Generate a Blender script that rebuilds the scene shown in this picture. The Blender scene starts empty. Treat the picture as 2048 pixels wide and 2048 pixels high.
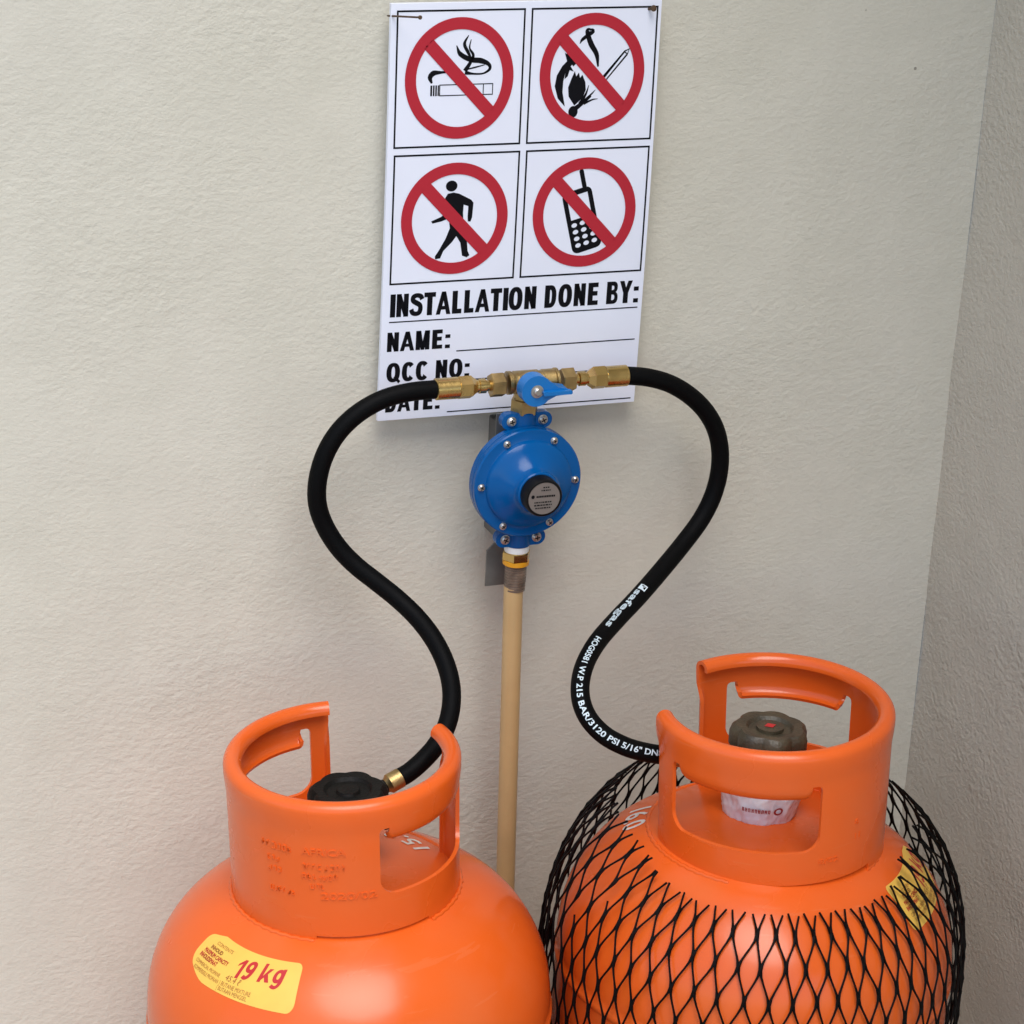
import bpy, bmesh, math, random
from mathutils import Vector, Matrix, noise
random.seed(7)
sc = bpy.context.scene
COL = sc.collection
R_ = math.radians
PI = math.pi

# ---------------------------------------------------------------- camera
cd = bpy.data.cameras.new('camera'); cam = bpy.data.objects.new('camera', cd); COL.objects.link(cam)
right = Vector((.9328, -.3571, .0496)); fwd = Vector((.3503, .8654, -.3583))
fwd.normalize(); right = (right - fwd * right.dot(fwd)).normalized(); up = right.cross(fwd)
m = Matrix((right, up, -fwd)).transposed().to_4x4(); m.translation = (-.66497, -1.70596, 1.53751)
cam.matrix_world = m
cd.sensor_width = 36; cd.lens = 5200 / 2048 * 36; cd.clip_start = .05; cd.clip_end = 200
sc.camera = cam
# ---------------------------------------------------------------- sky, sun, exposure
w = bpy.data.worlds.new('World'); sc.world = w; w.use_nodes = True
nt = w.node_tree; bg = nt.nodes['Background']; sky = nt.nodes.new('ShaderNodeTexSky')
SUN_EL, SUN_AZ = 60, 192          # compass degrees: 180 = the side the camera stands on
sky.sky_type = 'NISHITA'; sky.sun_disc = False; sky.sun_elevation = R_(SUN_EL); sky.sun_rotation = R_(SUN_AZ)
sky.dust_density = 1.5; sky.air_density = 1.0; sky.ozone_density = 1.0
nt.links.new(sky.outputs[0], bg.inputs[0]); bg.inputs[1].default_value = .15
sl = bpy.data.lights.new('sun', 'SUN'); sun = bpy.data.objects.new('sun', sl); COL.objects.link(sun)
sl.energy = 1.5; sl.angle = R_(42); sl.color = (1, .97, .93)
sd = Vector((math.sin(R_(SUN_AZ)) * math.cos(R_(SUN_EL)), math.cos(R_(SUN_AZ)) * math.cos(R_(SUN_EL)), math.sin(R_(SUN_EL))))
sun.rotation_euler = (-sd).to_track_quat('-Z', 'Y').to_euler(); sun.location = sd * 6
vs = sc.view_settings; vs.view_transform = 'Standard'; vs.look = 'None'; vs.exposure = 0.58; vs.gamma = 1; vs.use_curve_mapping = False
sc.render.engine = 'CYCLES'; sc.render.resolution_x = sc.render.resolution_y = 1024

# ---------------------------------------------------------------- materials
MAT = {}
def srgb(r, g, b):
    f = lambda c: (c / 255) / 12.92 if c <= 10 else (((c / 255) + .055) / 1.055) ** 2.4
    return (f(r), f(g), f(b), 1)
def mat(name, col, rough=.5, metal=0, coat=0, bump=0, bscale=300, var=0, vscale=8, spec=.5, alpha=1, ani=(1, 1, 1), rvar=0):
    mt = bpy.data.materials.new(name); mt.use_nodes = True; n = mt.node_tree.nodes; l = mt.node_tree.links
    b = n['Principled BSDF']; b.inputs['Base Color'].default_value = col; b.inputs['Roughness'].default_value = rough
    b.inputs['Metallic'].default_value = metal; b.inputs['Coat Weight'].default_value = coat; b.inputs['Coat Roughness'].default_value = .15
    b.inputs['Specular IOR Level'].default_value = spec; b.inputs['Alpha'].default_value = alpha
    if bump or var or rvar:
        tc = n.new('ShaderNodeTexCoord'); mp = n.new('ShaderNodeMapping'); mp.inputs['Scale'].default_value = ani
        l.new(tc.outputs['Object'], mp.inputs[0])
    if bump:
        nz = n.new('ShaderNodeTexNoise'); nz.inputs['Scale'].default_value = bscale; nz.inputs['Detail'].default_value = 3
        l.new(mp.outputs[0], nz.inputs['Vector'])
        bp = n.new('ShaderNodeBump'); bp.inputs['Strength'].default_value = bump; bp.inputs['Distance'].default_value = .001
        l.new(nz.outputs[0], bp.inputs['Height']); l.new(bp.outputs[0], b.inputs['Normal'])
    if var or rvar:
        nv = n.new('ShaderNodeTexNoise'); nv.inputs['Scale'].default_value = vscale; nv.inputs['Detail'].default_value = 6
        l.new(tc.outputs['Object'], nv.inputs['Vector'])
    if var:
        hs = n.new('ShaderNodeHueSaturation'); hs.inputs['Color'].default_value = col
        mr = n.new('ShaderNodeMapRange'); mr.inputs[1].default_value = .3; mr.inputs[2].default_value = .7
        mr.inputs[3].default_value = 1 - var; mr.inputs[4].default_value = 1 + var
        l.new(nv.outputs[0], mr.inputs[0]); l.new(mr.outputs[0], hs.inputs['Value']); l.new(hs.outputs[0], b.inputs['Base Color'])
    if rvar:
        m2 = n.new('ShaderNodeMapRange'); m2.inputs[1].default_value = .3; m2.inputs[2].default_value = .7
        m2.inputs[3].default_value = rough - rvar; m2.inputs[4].default_value = rough + rvar
        l.new(nv.outputs[0], m2.inputs[0]); l.new(m2.outputs[0], b.inputs['Roughness'])
    MAT[name] = mt; return mt

def plaster(name, col, col2, k):
    mt = bpy.data.materials.new(name); mt.use_nodes = True; n = mt.node_tree.nodes; l = mt.node_tree.links
    b = n['Principled BSDF']; b.inputs['Roughness'].default_value = .85; b.inputs['Specular IOR Level'].default_value = .25
    tc = n.new('ShaderNodeTexCoord')
    def nz(scale, detail, ani=(1, 1, 1), rough=.5, dist=0):
        mp = n.new('ShaderNodeMapping'); mp.inputs['Scale'].default_value = ani; l.new(tc.outputs['Object'], mp.inputs[0])
        t = n.new('ShaderNodeTexNoise'); t.inputs['Scale'].default_value = scale; t.inputs['Detail'].default_value = detail
        t.inputs['Roughness'].default_value = rough; t.inputs['Distortion'].default_value = dist
        l.new(mp.outputs[0], t.inputs['Vector']); return t.outputs[0]
    def math_(op, a, bb):
        x = n.new('ShaderNodeMath'); x.operation = op
        for i, q in enumerate((a, bb)):
            if isinstance(q, (int, float)): x.inputs[i].default_value = q
            else: l.new(q, x.inputs[i])
        return x.outputs[0]
    big = nz(3.5, 4); mid = nz(16, 4)
    rp = n.new('ShaderNodeValToRGB'); rp.color_ramp.elements[0].position = .3; rp.color_ramp.elements[1].position = .7
    rp.color_ramp.elements[0].color = col; rp.color_ramp.elements[1].color = col2
    l.new(math_('ADD', math_('MULTIPLY', big, .65), math_('MULTIPLY', mid, .35)), rp.inputs[0])
    # scattered dark pits and pin holes
    vo = n.new('ShaderNodeTexVoronoi'); vo.inputs['Scale'].default_value = 16; l.new(tc.outputs['Object'], vo.inputs['Vector'])
    pit = math_('LESS_THAN', vo.outputs['Distance'], .026)
    sel = math_('GREATER_THAN', nz(9, 2), .55)
    pit = math_('MULTIPLY', pit, sel)
    mx = n.new('ShaderNodeMix'); mx.data_type = 'RGBA'; l.new(math_('MULTIPLY', pit, .55), mx.inputs[0]); l.new(rp.outputs[0], mx.inputs[6])
    mx.inputs[7].default_value = (.09, .075, .06, 1)
    hv = n.new('ShaderNodeHueSaturation'); l.new(mx.outputs[2], hv.inputs['Color'])
    st = math_('ADD', math_('MULTIPLY', nz(14, 5, (1, 1, .12), .6), .10), math_('MULTIPLY', nz(45, 4, (1, 1, 1), .7), .10))
    l.new(math_('ADD', st, .90), hv.inputs['Value']); l.new(hv.outputs[0], b.inputs['Base Color'])
    # trowelled relief: horizontal drag marks, roughness patchy
    strk = nz(190, 3, (.82, 1, 1.1), .6, .1); fine = nz(330, 3, (.7, 1, 1), .6); patch = nz(6, 4); wav = nz(9, 2)
    pm = n.new('ShaderNodeMapRange'); pm.inputs[1].default_value = .35; pm.inputs[2].default_value = .65; pm.inputs[3].default_value = .15; pm.inputs[4].default_value = 1.3
    l.new(patch, pm.inputs[0])
    h = math_('ADD', math_('MULTIPLY', math_('MULTIPLY', strk, pm.outputs[0]), .75), math_('MULTIPLY', fine, .38))
    h = math_('SUBTRACT', math_('ADD', h, math_('MULTIPLY', wav, 2.0)), math_('MULTIPLY', pit, .5))
    bp = n.new('ShaderNodeBump'); bp.inputs['Strength'].default_value = k; bp.inputs['Distance'].default_value = .0032
    l.new(h, bp.inputs['Height']); l.new(bp.outputs[0], b.inputs['Normal'])
    MAT[name] = mt; return mt

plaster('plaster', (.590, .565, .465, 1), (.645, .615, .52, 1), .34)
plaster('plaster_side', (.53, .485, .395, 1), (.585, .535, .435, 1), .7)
mat('concrete', (.36, .34, .31, 1), .9, bump=.6, bscale=60, var=.15, vscale=6)
mat('orange_paint', (.75, .114, .012, 1), .25, coat=.1, spec=.4, bump=.05, bscale=160, var=.06, vscale=7, rvar=.07)
def wear(mt):
    """paint chips, grime specks and faint rub marks over the base coat"""
    n = mt.node_tree.nodes; l = mt.node_tree.links; b = n['Principled BSDF']; src = b.inputs['Base Color'].links[0].from_socket
    tc = n.new('ShaderNodeTexCoord')
    def tex(kind, scale, ani=(1, 1, 1)):
        mp = n.new('ShaderNodeMapping'); mp.inputs['Scale'].default_value = ani; l.new(tc.outputs['Object'], mp.inputs[0])
        t = n.new(kind); t.inputs['Scale'].default_value = scale; l.new(mp.outputs[0], t.inputs['Vector'])
        if 'Noise' in kind: t.inputs['Detail'].default_value = 5; return t.outputs[0]
        t.inputs['Randomness'].default_value = 1; return t.outputs['Distance']
    def mth(op, a_, b_):
        x = n.new('ShaderNodeMath'); x.operation = op
        for i, q in enumerate((a_, b_)):
            if isinstance(q, (int, float)): x.inputs[i].default_value = q
            else: l.new(q, x.inputs[i])
        return x.outputs[0]
    def over(base, fac, col):
        m = n.new('ShaderNodeMix'); m.data_type = 'RGBA'; l.new(fac, m.inputs[0]); l.new(base, m.inputs[6]); m.inputs[7].default_value = col; return m.outputs[2]
    chip = mth('MULTIPLY', mth('LESS_THAN', mth('ADD', tex('ShaderNodeTexVoronoi', 34), mth('MULTIPLY', tex('ShaderNodeTexNoise', 300), .06)), .085), mth('GREATER_THAN', tex('ShaderNodeTexNoise', 11), .60))
    rub = mth('MULTIPLY', mth('GREATER_THAN', tex('ShaderNodeTexNoise', 60, (.25, .25, 4.0)), .66), mth('GREATER_THAN', tex('ShaderNodeTexNoise', 8), .54))
    dust = n.new('ShaderNodeMapRange'); dust.inputs[1].default_value = .45; dust.inputs[2].default_value = .75; dust.inputs[3].default_value = 0; dust.inputs[4].default_value = .16
    l.new(tex('ShaderNodeTexNoise', 13), dust.inputs[0])
    c = over(src, dust.outputs[0], (.55, .22, .10, 1)); c = over(c, mth('MULTIPLY', rub, .14), (.75, .24, .10, 1)); c = over(c, mth('MULTIPLY', chip, .75), (.12, .035, .012, 1))
    l.new(c, b.inputs['Base Color'])
wear(MAT['orange_paint'])
mat('rubber', (.0015, .0015, .0017, 1), .6, spec=.09, bump=.15, bscale=900, rvar=.05, vscale=30)
mat('white_ink', (.62, .72, .76, 1), .5)
mat('brass', (.62, .43, .16, 1), .24, metal=1, bump=.08, bscale=500, var=.12, vscale=60, rvar=.08)
mat('brass_dull', (.42, .30, .13, 1), .4, metal=1, bump=.2, bscale=600, var=.2, vscale=80, rvar=.1)
mat('blue_paint', (.0003, .082, .275, 1), .16, spec=.25, bump=.06, bscale=220)
mat('blue_plastic', (.002, .15, .45, 1), .35, bump=.05, bscale=300)
mat('steel', (.55, .53, .50, 1), .32, metal=1, bump=.1, bscale=800, var=.15, vscale=120)
mat('galvanised', (.17, .165, .15, 1), .45, metal=.3, bump=.1, bscale=200, var=.2, vscale=40)
mat('black_plastic', (.003, .003, .0035, 1), .45, spec=.2)
mat('handwheel', (.005, .0045, .0035, 1), .6, spec=.2, bump=.5, bscale=420, var=.3, vscale=60)
mat('handwheel_worn', (.060, .048, .027, 1), .45, bump=.6, bscale=420, var=.35, vscale=60)
mat('label_metal', (.20, .172, .15, 1), .5, metal=.2)
mat('print_dark', (.004, .004, .006, 1), .7, spec=.12)
mat('sign_white', (.79, .82, .92, 1), .38, bump=.03, bscale=40, var=.025, vscale=14)
mat('sign_edge', (.70, .71, .76, 1), .6)
mat('sign_red', (.44, .012, .028, 1), .42)
mat('sticker_yellow', (.82, .50, .085, 1), .4, var=.04, vscale=60)
mat('sticker_red', (.50, .018, .02, 1), .45)
mat('sticker_brown', (.33, .10, .02, 1), .5)
mat('stencil_white', (.72, .66, .60, 1), .6, var=.12, vscale=200)
mat('pipe_tan', (.53, .355, .16, 1), .38, var=.06, vscale=30)
mat('ptfe', (.85, .84, .80, 1), .5)
mat('yellow_band', (.75, .33, .012, 1), .4)
mat('ribbed_brown', (.15, .105, .075, 1), .3, var=.4, vscale=160)
mat('net_black', (.002, .002, .002, 1), .5, spec=.1)
mat('seal_film', (.86, .94, 1, 1), .1, alpha=.85, bump=.5, bscale=150, spec=.8)
mat('seal_red', (.28, .02, .03, 1), .4)
mat('rust', (.10, .06, .035, 1), .7, metal=.4, var=.4, vscale=300)

# ---------------------------------------------------------------- mesh helpers
def sharp(me, ang=35):
    bm = bmesh.new(); bm.from_mesh(me)
    for e in bm.edges:
        if len(e.link_faces) == 2 and e.calc_face_angle(0) > R_(ang): e.smooth = False
    for f in bm.faces: f.smooth = True
    bm.to_mesh(me); bm.free()
def obj(name, geo, mt, parent=None, smooth=35, kind=None):
    v, f = geo
    me = bpy.data.meshes.new(name); me.from_pydata([tuple(p) for p in v], [], [tuple(q) for q in f]); me.validate()
    bm = bmesh.new(); bm.from_mesh(me); bmesh.ops.recalc_face_normals(bm, faces=bm.faces); bm.to_mesh(me); bm.free()
    if smooth: sharp(me, smooth)
    me.materials.append(MAT[mt]); o = bpy.data.objects.new(name, me); COL.objects.link(o)
    if parent: o.parent = parent
    if kind: o['kind'] = kind
    return o
def flat(name, geo, mt, parent=None):        # open printed film: keep winding, no recalculation
    v, f = geo
    me = bpy.data.meshes.new(name); me.from_pydata([tuple(p) for p in v], [], [tuple(q) for q in f]); me.materials.append(MAT[mt])
    o = bpy.data.objects.new(name, me); COL.objects.link(o)
    if parent: o.parent = parent
    return o
def thing(name, label, cat, loc=(0, 0, 0), group=None):
    o = bpy.data.objects.new(name, None); COL.objects.link(o); o.location = loc; o.empty_display_size = .02
    return tag(o, label, cat, group)
def tag(o, label, cat, group=None):
    o['label'] = label; o['category'] = cat
    if group: o['group'] = group
    return o
def join(*gs):
    V, F = [], []
    for v, f in gs:
        n = len(V); V += [Vector(p) for p in v]; F += [tuple(i + n for i in q) for q in f]
    return V, F
def xf(geo, M): return [M @ Vector(p) for p in geo[0]], geo[1]
def move(geo, d): return [Vector(p) + Vector(d) for p in geo[0]], geo[1]
def lathe(prof, seg=64, a0=0, a1=2 * PI, hexa=False):
    """prof: (r, z) list, revolved about Z; ends at r=0 are closed by tiny rings and caps"""
    full = abs(a1 - a0 - 2 * PI) < 1e-6; n = seg if full else seg + 1
    V, F = [], []
    for r, z in prof:
        for i in range(n):
            a = a0 + (a1 - a0) * i / seg; V.append(Vector((r * math.cos(a), r * math.sin(a), z)))
    for j in range(len(prof) - 1):
        for i in range(seg):
            k = (i + 1) % n; F.append((j * n + i, j * n + k, (j + 1) * n + k, (j + 1) * n + i))
    if full:
        if prof[0][0] > 0: F.append(tuple(range(n))[::-1])
        if prof[-1][0] > 0: F.append(tuple((len(prof) - 1) * n + i for i in range(n)))
    return V, F
def hexnut(r, z0, z1, c=.0008, sides=6):
    return lathe([(r - c, z0), (r, z0 + c * .6), (r, z1 - c * .6), (r - c, z1)], sides)
MX = Matrix(((0, 0, 1), (0, 1, 0), (-1, 0, 0))).to_4x4()      # lathe axis Z -> X
MY = Matrix(((1, 0, 0), (0, 0, -1), (0, 1, 0))).to_4x4()      # lathe axis Z -> -Y (towards the room)
def rbox(x0, x1, y0, y1, z0, z1, b=.001):
    bm = bmesh.new(); bmesh.ops.create_cube(bm, size=1)
    for v in bm.verts: v.co = Vector(((x0 + x1) / 2 + v.co.x * (x1 - x0), (y0 + y1) / 2 + v.co.y * (y1 - y0), (z0 + z1) / 2 + v.co.z * (z1 - z0)))
    if b: bmesh.ops.bevel(bm, geom=list(bm.edges), offset=b, segments=2, affect='EDGES')
    bm.verts.index_update()
    g = ([v.co.copy() for v in bm.verts], [[v.index for v in f.verts] for f in bm.faces]); bm.free(); return g
def spline(pts, per=8):
    P = [Vector(p) for p in pts]; P = [P[0] * 2 - P[1]] + P + [P[-1] * 2 - P[-2]]; out = []
    for i in range(1, len(P) - 2):
        a, b, c, d = P[i - 1:i + 3]
        for k in range(per):
            t = k / per; out.append(.5 * (2 * b + (c - a) * t + (2 * a - 5 * b + 4 * c - d) * t * t + (3 * b - a - 3 * c + d) * t ** 3))
    out.append(P[-2]); return out
def tube(path, rad, seg=12, caps=True):
    V, F = [], []; n = len(path); T0 = (path[1] - path[0]).normalized()
    N = T0.orthogonal().normalized()
    for i, p in enumerate(path):
        T = (path[min(i + 1, n - 1)] - path[max(i - 1, 0)]).normalized()
        N = (N - T * N.dot(T)).normalized(); B = T.cross(N); r = rad[i] if isinstance(rad, (list, tuple)) else rad
        for k in range(seg):
            a = 2 * PI * k / seg; V.append(p + r * (math.cos(a) * N + math.sin(a) * B))
    for i in range(n - 1):
        for k in range(seg): F.append((i * seg + k, i * seg + (k + 1) % seg, (i + 1) * seg + (k + 1) % seg, (i + 1) * seg + k))
    if caps: F.append(tuple(range(seg))[::-1]); F.append(tuple((n - 1) * seg + k for k in range(seg)))
    return V, F
def fill2d(loops, sub=0, extrude=0):
    """even-odd fill of closed 2-D loops -> flat geometry in XY"""
    cu = bpy.data.curves.new('tmp', 'CURVE'); cu.dimensions = '2D'; cu.fill_mode = 'BOTH' if extrude else 'FRONT'; cu.extrude = extrude
    for lp in loops:
        s = cu.splines.new('POLY'); s.points.add(len(lp) - 1); s.use_cyclic_u = True
        for p, q in zip(s.points, lp): p.co = (q[0], q[1], 0, 1)
    return curve_geo(cu)
def curve_geo(cu):
    o = bpy.data.objects.new('tmp', cu); COL.objects.link(o)
    dg = bpy.context.evaluated_depsgraph_get(); me = bpy.data.meshes.new_from_object(o.evaluated_get(dg))
    g = ([v.co.copy() for v in me.vertices], [tuple(p.vertices) for p in me.polygons])
    bpy.data.objects.remove(o); bpy.data.curves.remove(cu); bpy.data.meshes.remove(me); return g
def text_geo(s, height=1, width=None, bold=.0, shear=0, extrude=0, spacing=1.0, res=3):
    """lettering with cap height `height`, lower-left corner at the origin, stretched to `width` if given"""
    cu = bpy.data.curves.new('tmp', 'FONT'); cu.body = s; cu.size = 1; cu.offset = bold; cu.shear = shear; cu.extrude = extrude
    cu.space_character = spacing; cu.resolution_u = res
    v, f = curve_geo(cu)
    cap = .729 + 2 * bold                       # cap height of the built-in face
    x0 = min(p.x for p in v); x1 = max(p.x for p in v)
    sx = (width / (x1 - x0)) if width else height / cap; sy = height / cap
    return [Vector(((p.x - x0) * sx, (p.y + bold) * sy, p.z)) for p in v], f
def heavy(g, e):
    """embolden by stacking shifted copies a hair apart"""
    gs = []
    for k in range(12):
        a = 2 * PI * k / 12; gs.append(([Vector((p.x + e * math.cos(a), p.y + e * math.sin(a), p.z)) for p in g[0]], g[1]))
    return join(*gs)
def refine(g, mx):
    """split long edges so thin print can follow a curved surface"""
    bm = bmesh.new(); vs_ = [bm.verts.new(p) for p in g[0]]
    for f in g[1]:
        try: bm.faces.new([vs_[i] for i in f])
        except ValueError: pass
    bmesh.ops.triangulate(bm, faces=bm.faces[:])
    for _ in range(6):
        es = [e for e in bm.edges if e.calc_length() > mx]
        if not es: break
        bmesh.ops.subdivide_edges(bm, edges=es, cuts=1); bmesh.ops.triangulate(bm, faces=[f for f in bm.faces if len(f.verts) > 3])
    bm.verts.index_update(); out = ([v.co.copy() for v in bm.verts], [tuple(v.index for v in f.verts) for f in bm.faces]); bm.free(); return out
def rect(x0, y0, x1, y1): return [(x0, y0), (x1, y0), (x1, y1), (x0, y1)]
def circ(cx, cy, rx, ry=None, n=48): ry = ry or rx; return [(cx + rx * math.cos(2 * PI * i / n), cy + ry * math.sin(2 * PI * i / n)) for i in range(n)]

# ---------------------------------------------------------------- walls and floor
XC = .3993
def struct(o): o['kind'] = 'structure'; return o
def wallgrid(f, nu, nv):
    V, F = [], []
    for j in range(nv + 1):
        for i in range(nu + 1): V.append(f(i / nu, j / nv))
    for j in range(nv):
        for i in range(nu): a = j * (nu + 1) + i; F.append((a, a + 1, a + nu + 2, a + nu + 1))
    return V, F
def wob(x, z, k): return .0012 * (noise.noise(Vector((x * 5, z * 5, k))) + .5 * noise.noise(Vector((x * 14, z * 14, k + 9))))
gx = lambda u: -3.2 + u * (XC + 3.2)
def fb(u, v):
    x = XC - (1 - u) ** 2 * 3.6; z = -.05 + v * 3.0
    return Vector((x, .003 + wob(x, z, 1) * 1.0, z))
o = struct(obj('wall_back', wallgrid(fb, 160, 150), 'plaster', smooth=180)); 
WL, WH = 1.2, 1.98               # return wall: length and height
def fr(u, v):
    y = .03 - (u ** 1.5) * (WL + .03); z = -.05 + v * (WH + .05)
    return Vector((XC + wob(y, z, 5) * 1.2 + .0022 * noise.noise(Vector((3, y * 2, z * 7))), y, z))
g = wallgrid(fr, 120, 130)
q = [(XC + .0015, -WL, -.05), (XC + .12, -WL, -.05), (XC + .12, .03, -.05), (XC + .0015, -WL, WH), (XC + .12, -WL, WH), (XC + .12, .03, WH), (XC + .0015, .03, WH)]
g = join(g, (q, [(0, 1, 4, 3), (1, 2, 5, 4), (3, 4, 5, 6)]))
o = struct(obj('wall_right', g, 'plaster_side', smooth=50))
struct(obj('added_shade_slab', rbox(.17, 3.0, -3.0, .25, 1.98, 2.10, .004), 'concrete', smooth=30))  # unseen slab, added overhead so the back wall darkens towards the right
struct(obj('floor', ([(-6, .1, 0), (1, .1, 0), (1, -6, 0), (-6, -6, 0)], [(0, 1, 2, 3)]), 'concrete', smooth=0))

# ---------------------------------------------------------------- safety sign (A4 board nailed to the wall)
SX0, SX1, SZ0, SZ1 = -.0882, .1152, .9168, 1.2196
sign = thing('safety_sign', 'white A4 board with four red prohibition symbols above installer details, nailed to the wall', 'sign', ((SX0 + SX1) / 2, 0, SZ0))
OX, OZ = (SX0 + SX1) / 2, SZ0
YF = -.0115
def sg(g, lift=0):      # sign drawing plane (X, Z world) -> board front, gently bowed
    out = []
    for p in g[0]: out.append(Vector((p[0] - OX, YF - lift - .0025 * math.sin(PI * min(max((p[1] - SZ0) / (SZ1 - SZ0), 0), 1)), p[1] - OZ)))
    return out, g[1]
def strip(x0, z0, x1, z1, n=12):
    V, F = [], []
    for j in range(n + 1):
        z = z0 + (z1 - z0) * j / n; V += [(x0, z), (x1, z)]
    for j in range(n): F.append((2 * j, 2 * j + 1, 2 * j + 3, 2 * j + 2))
    return V, F
bv, bf = [], []
nb = 24
for j in range(nb + 1):
    z = SZ0 + (SZ1 - SZ0) * j / nb; b = .0025 * math.sin(PI * j / nb)
    for x, y in ((SX0, YF), (SX1, YF), (SX1, YF + .0035), (SX0, YF + .0035)): bv.append((x - OX, y - b, z - OZ))
for j in range(nb):
    for k in range(4): bf.append((4 * j + k, 4 * j + (k + 1) % 4, 4 * j + 4 + (k + 1) % 4, 4 * j + 4 + k))
bf += [(0, 1, 2, 3), tuple(4 * nb + k for k in range(4))]
obj('board', (bv, bf), 'sign_white', sign)
L1, L2, L3 = .00015, .0003, .00045
panels = [(-.0840, 1.1186, .0112, 1.2150), (.0156, 1.1186, .1128, 1.2150), (-.0835, 1.0196, .0116, 1.1140), (.0160, 1.0196, .1126, 1.1140)]
lw = .0013
for x0, z0, x1, z1 in panels:
    g = join(*[strip(*q) for q in ((x0, z0, x1, z0 + lw, 1), (x0, z1 - lw, x1, z1, 1), (x0, z0 + lw, x0 + lw, z1 - lw), (x1 - lw, z0 + lw, x1, z1 - lw))])
    flat('panel_border', sg(g, L1), 'print_dark', sign)
def ring_bar(cx, cz, rx, rz, rix, riz, bw):
    n = 72; V, F = [], []
    for i in range(n):
        c, s = math.cos(2 * PI * i / n), math.sin(2 * PI * i / n); V += [(cx + rx * c, cz + rz * s), (cx + rix * c, cz + riz * s)]
    for i in range(n): k = (i + 1) % n; F.append((2 * i, 2 * k, 2 * k + 1, 2 * i + 1))
    # diagonal bar, upper left to lower right
    d = Vector((1, -1.04)).normalized(); nn = Vector((d.y, -d.x)) * bw / 2; Lb = (rix + riz) / 2 * 1.03; b0 = len(V); N = 14
    for i in range(N + 1):
        t = -Lb + 2 * Lb * i / N; p = Vector((cx, cz)) + d * t; V += [tuple(p + nn), tuple(p - nn)]
    for i in range(N): F.append((b0 + 2 * i, b0 + 2 * i + 1, b0 + 2 * i + 3, b0 + 2 * i + 2))
    return V, F
cc = [(-.0366, 1.1670), (.0640, 1.1682), (-.0362, 1.0664), (.0640, 1.0664)]
def stroke(pts, wd, n=6):       # brush stroke with varying width -> closed loop
    P = spline([(a, b, 0) for a, b in pts], n); m_ = len(P); Lp, Rp = [], []
    for i, p in enumerate(P):
        T = (P[min(i + 1, m_ - 1)] - P[max(i - 1, 0)]).normalized(); t = i / (m_ - 1) * (len(wd) - 1); k = min(int(t), len(wd) - 2)
        ww = (wd[k] + (wd[k + 1] - wd[k]) * (t - k)) / 2; nn = Vector((-T.y, T.x, 0)) * ww; Lp.append((p + nn)[:2]); Rp.append((p - nn)[:2])
    return Lp + Rp[::-1]
mm = .001
def pic(i, loops, sx=1.0): # loops in millimetres about the symbol centre
    cx, cz = cc[i]; gs = [fill2d([[(cx + a * mm * sx, cz + b * mm) for a, b in lp] for lp in grp]) for grp in loops]
    return join(*gs)
smoke = [
    [rect(-22, -12, -20.6, -4.5)], [rect(-20, -12, -18.8, -4.5)], [rect(-18.2, -12, -17, -4.5)], [rect(-16.4, -12, -15.4, -4.5)],
    [rect(-15.2, -12.2, 26.2, -4.0), rect(-14.5, -11.5, 18.3, -4.7), rect(19.0, -11.5, 25.5, -4.7)],
    [stroke([(-21, -3), (-22.5, 1), (-20, 4), (-14, 4.5), (-6, 4.8)], [1.31, 3.63, 3.92, 1.89, 1.02])],
    [stroke([(4, 4), (10, 3), (18, 3), (23, 6), (22, 9.5), (16, 12), (8, 13), (0, 17), (-3, 23)], [3.05, 1.45, 1.16, 2.18, 2.76, 3.92, 3.63, 3.34, 0.58])],
    [stroke([(4, 5), (8, 11), (10, 16), (7, 21), (8, 27)], [3.34, 2.47, 2.18, 1.31, 0.58])],
    [stroke([(5, 6), (12, 7.5), (19, 9)], [0.88, 1.16, 0.58])],
    [stroke([(9, 13), (6, 18), (3, 24), (6, 30)], [1.02, 2.47, 2.47, 0.58])]]
fire = [
    [[(-11.8, -21), (-16.2, -15), (-16.9, -9), (-14.6, -3), (-12.6, 1.5), (-11.4, -2), (-9.6, .5), (-8.6, -3), (-7, -1), (-4.6, -6), (-4.0, -11), (-6, -16)]],
    [[(-18.6, -21.5), (-24, -16), (-26.6, -8), (-25.4, -1), (-21.8, 5), (-18.6, 8), (-20.4, 13.5), (-15.6, 10.5), (-14.2, 6.5), (-15.8, 4.6), (-13.4, 1.2), (-16.4, 2.2), (-17.6, -1.8), (-19.8, -3.6), (-19.4, .8), (-20.6, -5), (-20.8, -12)]],
    [[(-20, 12), (-13, 18.5), (-13.2, 13), (-8.5, 14), (-11, 7), (-14, 4.5), (-16.5, 8)]],
    [stroke([(4, 4), (2.5, 12), (-2, 19), (-5, 27), (-3, 29)], [1.2, 3.2, 3.8, 3.0, .3])],
    [stroke([(-5, 28.5), (-1, 27), (-8, 22), (-10, 19)], [.3, 3, 2.2, .3])],
    [circ(-12.5, -25, 3.4, 3.8, 18)], [stroke([(-11, -23), (-4, -18), (0, -15)], [3.4, 2.2, 1.2])],
    [stroke([(-8, -20), (-4, -14), (-2, -8)], [2.4, 1.6, .4])], [stroke([(-6, -19), (0, -14), (3, -11)], [2, 1.2, .3])], [stroke([(-5, -20), (1, -17.5), (5, -17)], [1.6, 1, .3])],
    [[(5, -9), (6.2, -10), (25, 11), (26.5, 15.5), (22.5, 14), (4, -6.2)], [(5.6, -7.8), (22.8, 12.6), (24.2, 11.8), (6.2, -8.8)], [(23.3, 13.2), (25.7, 14.6), (24.8, 12.3)]]]
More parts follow.
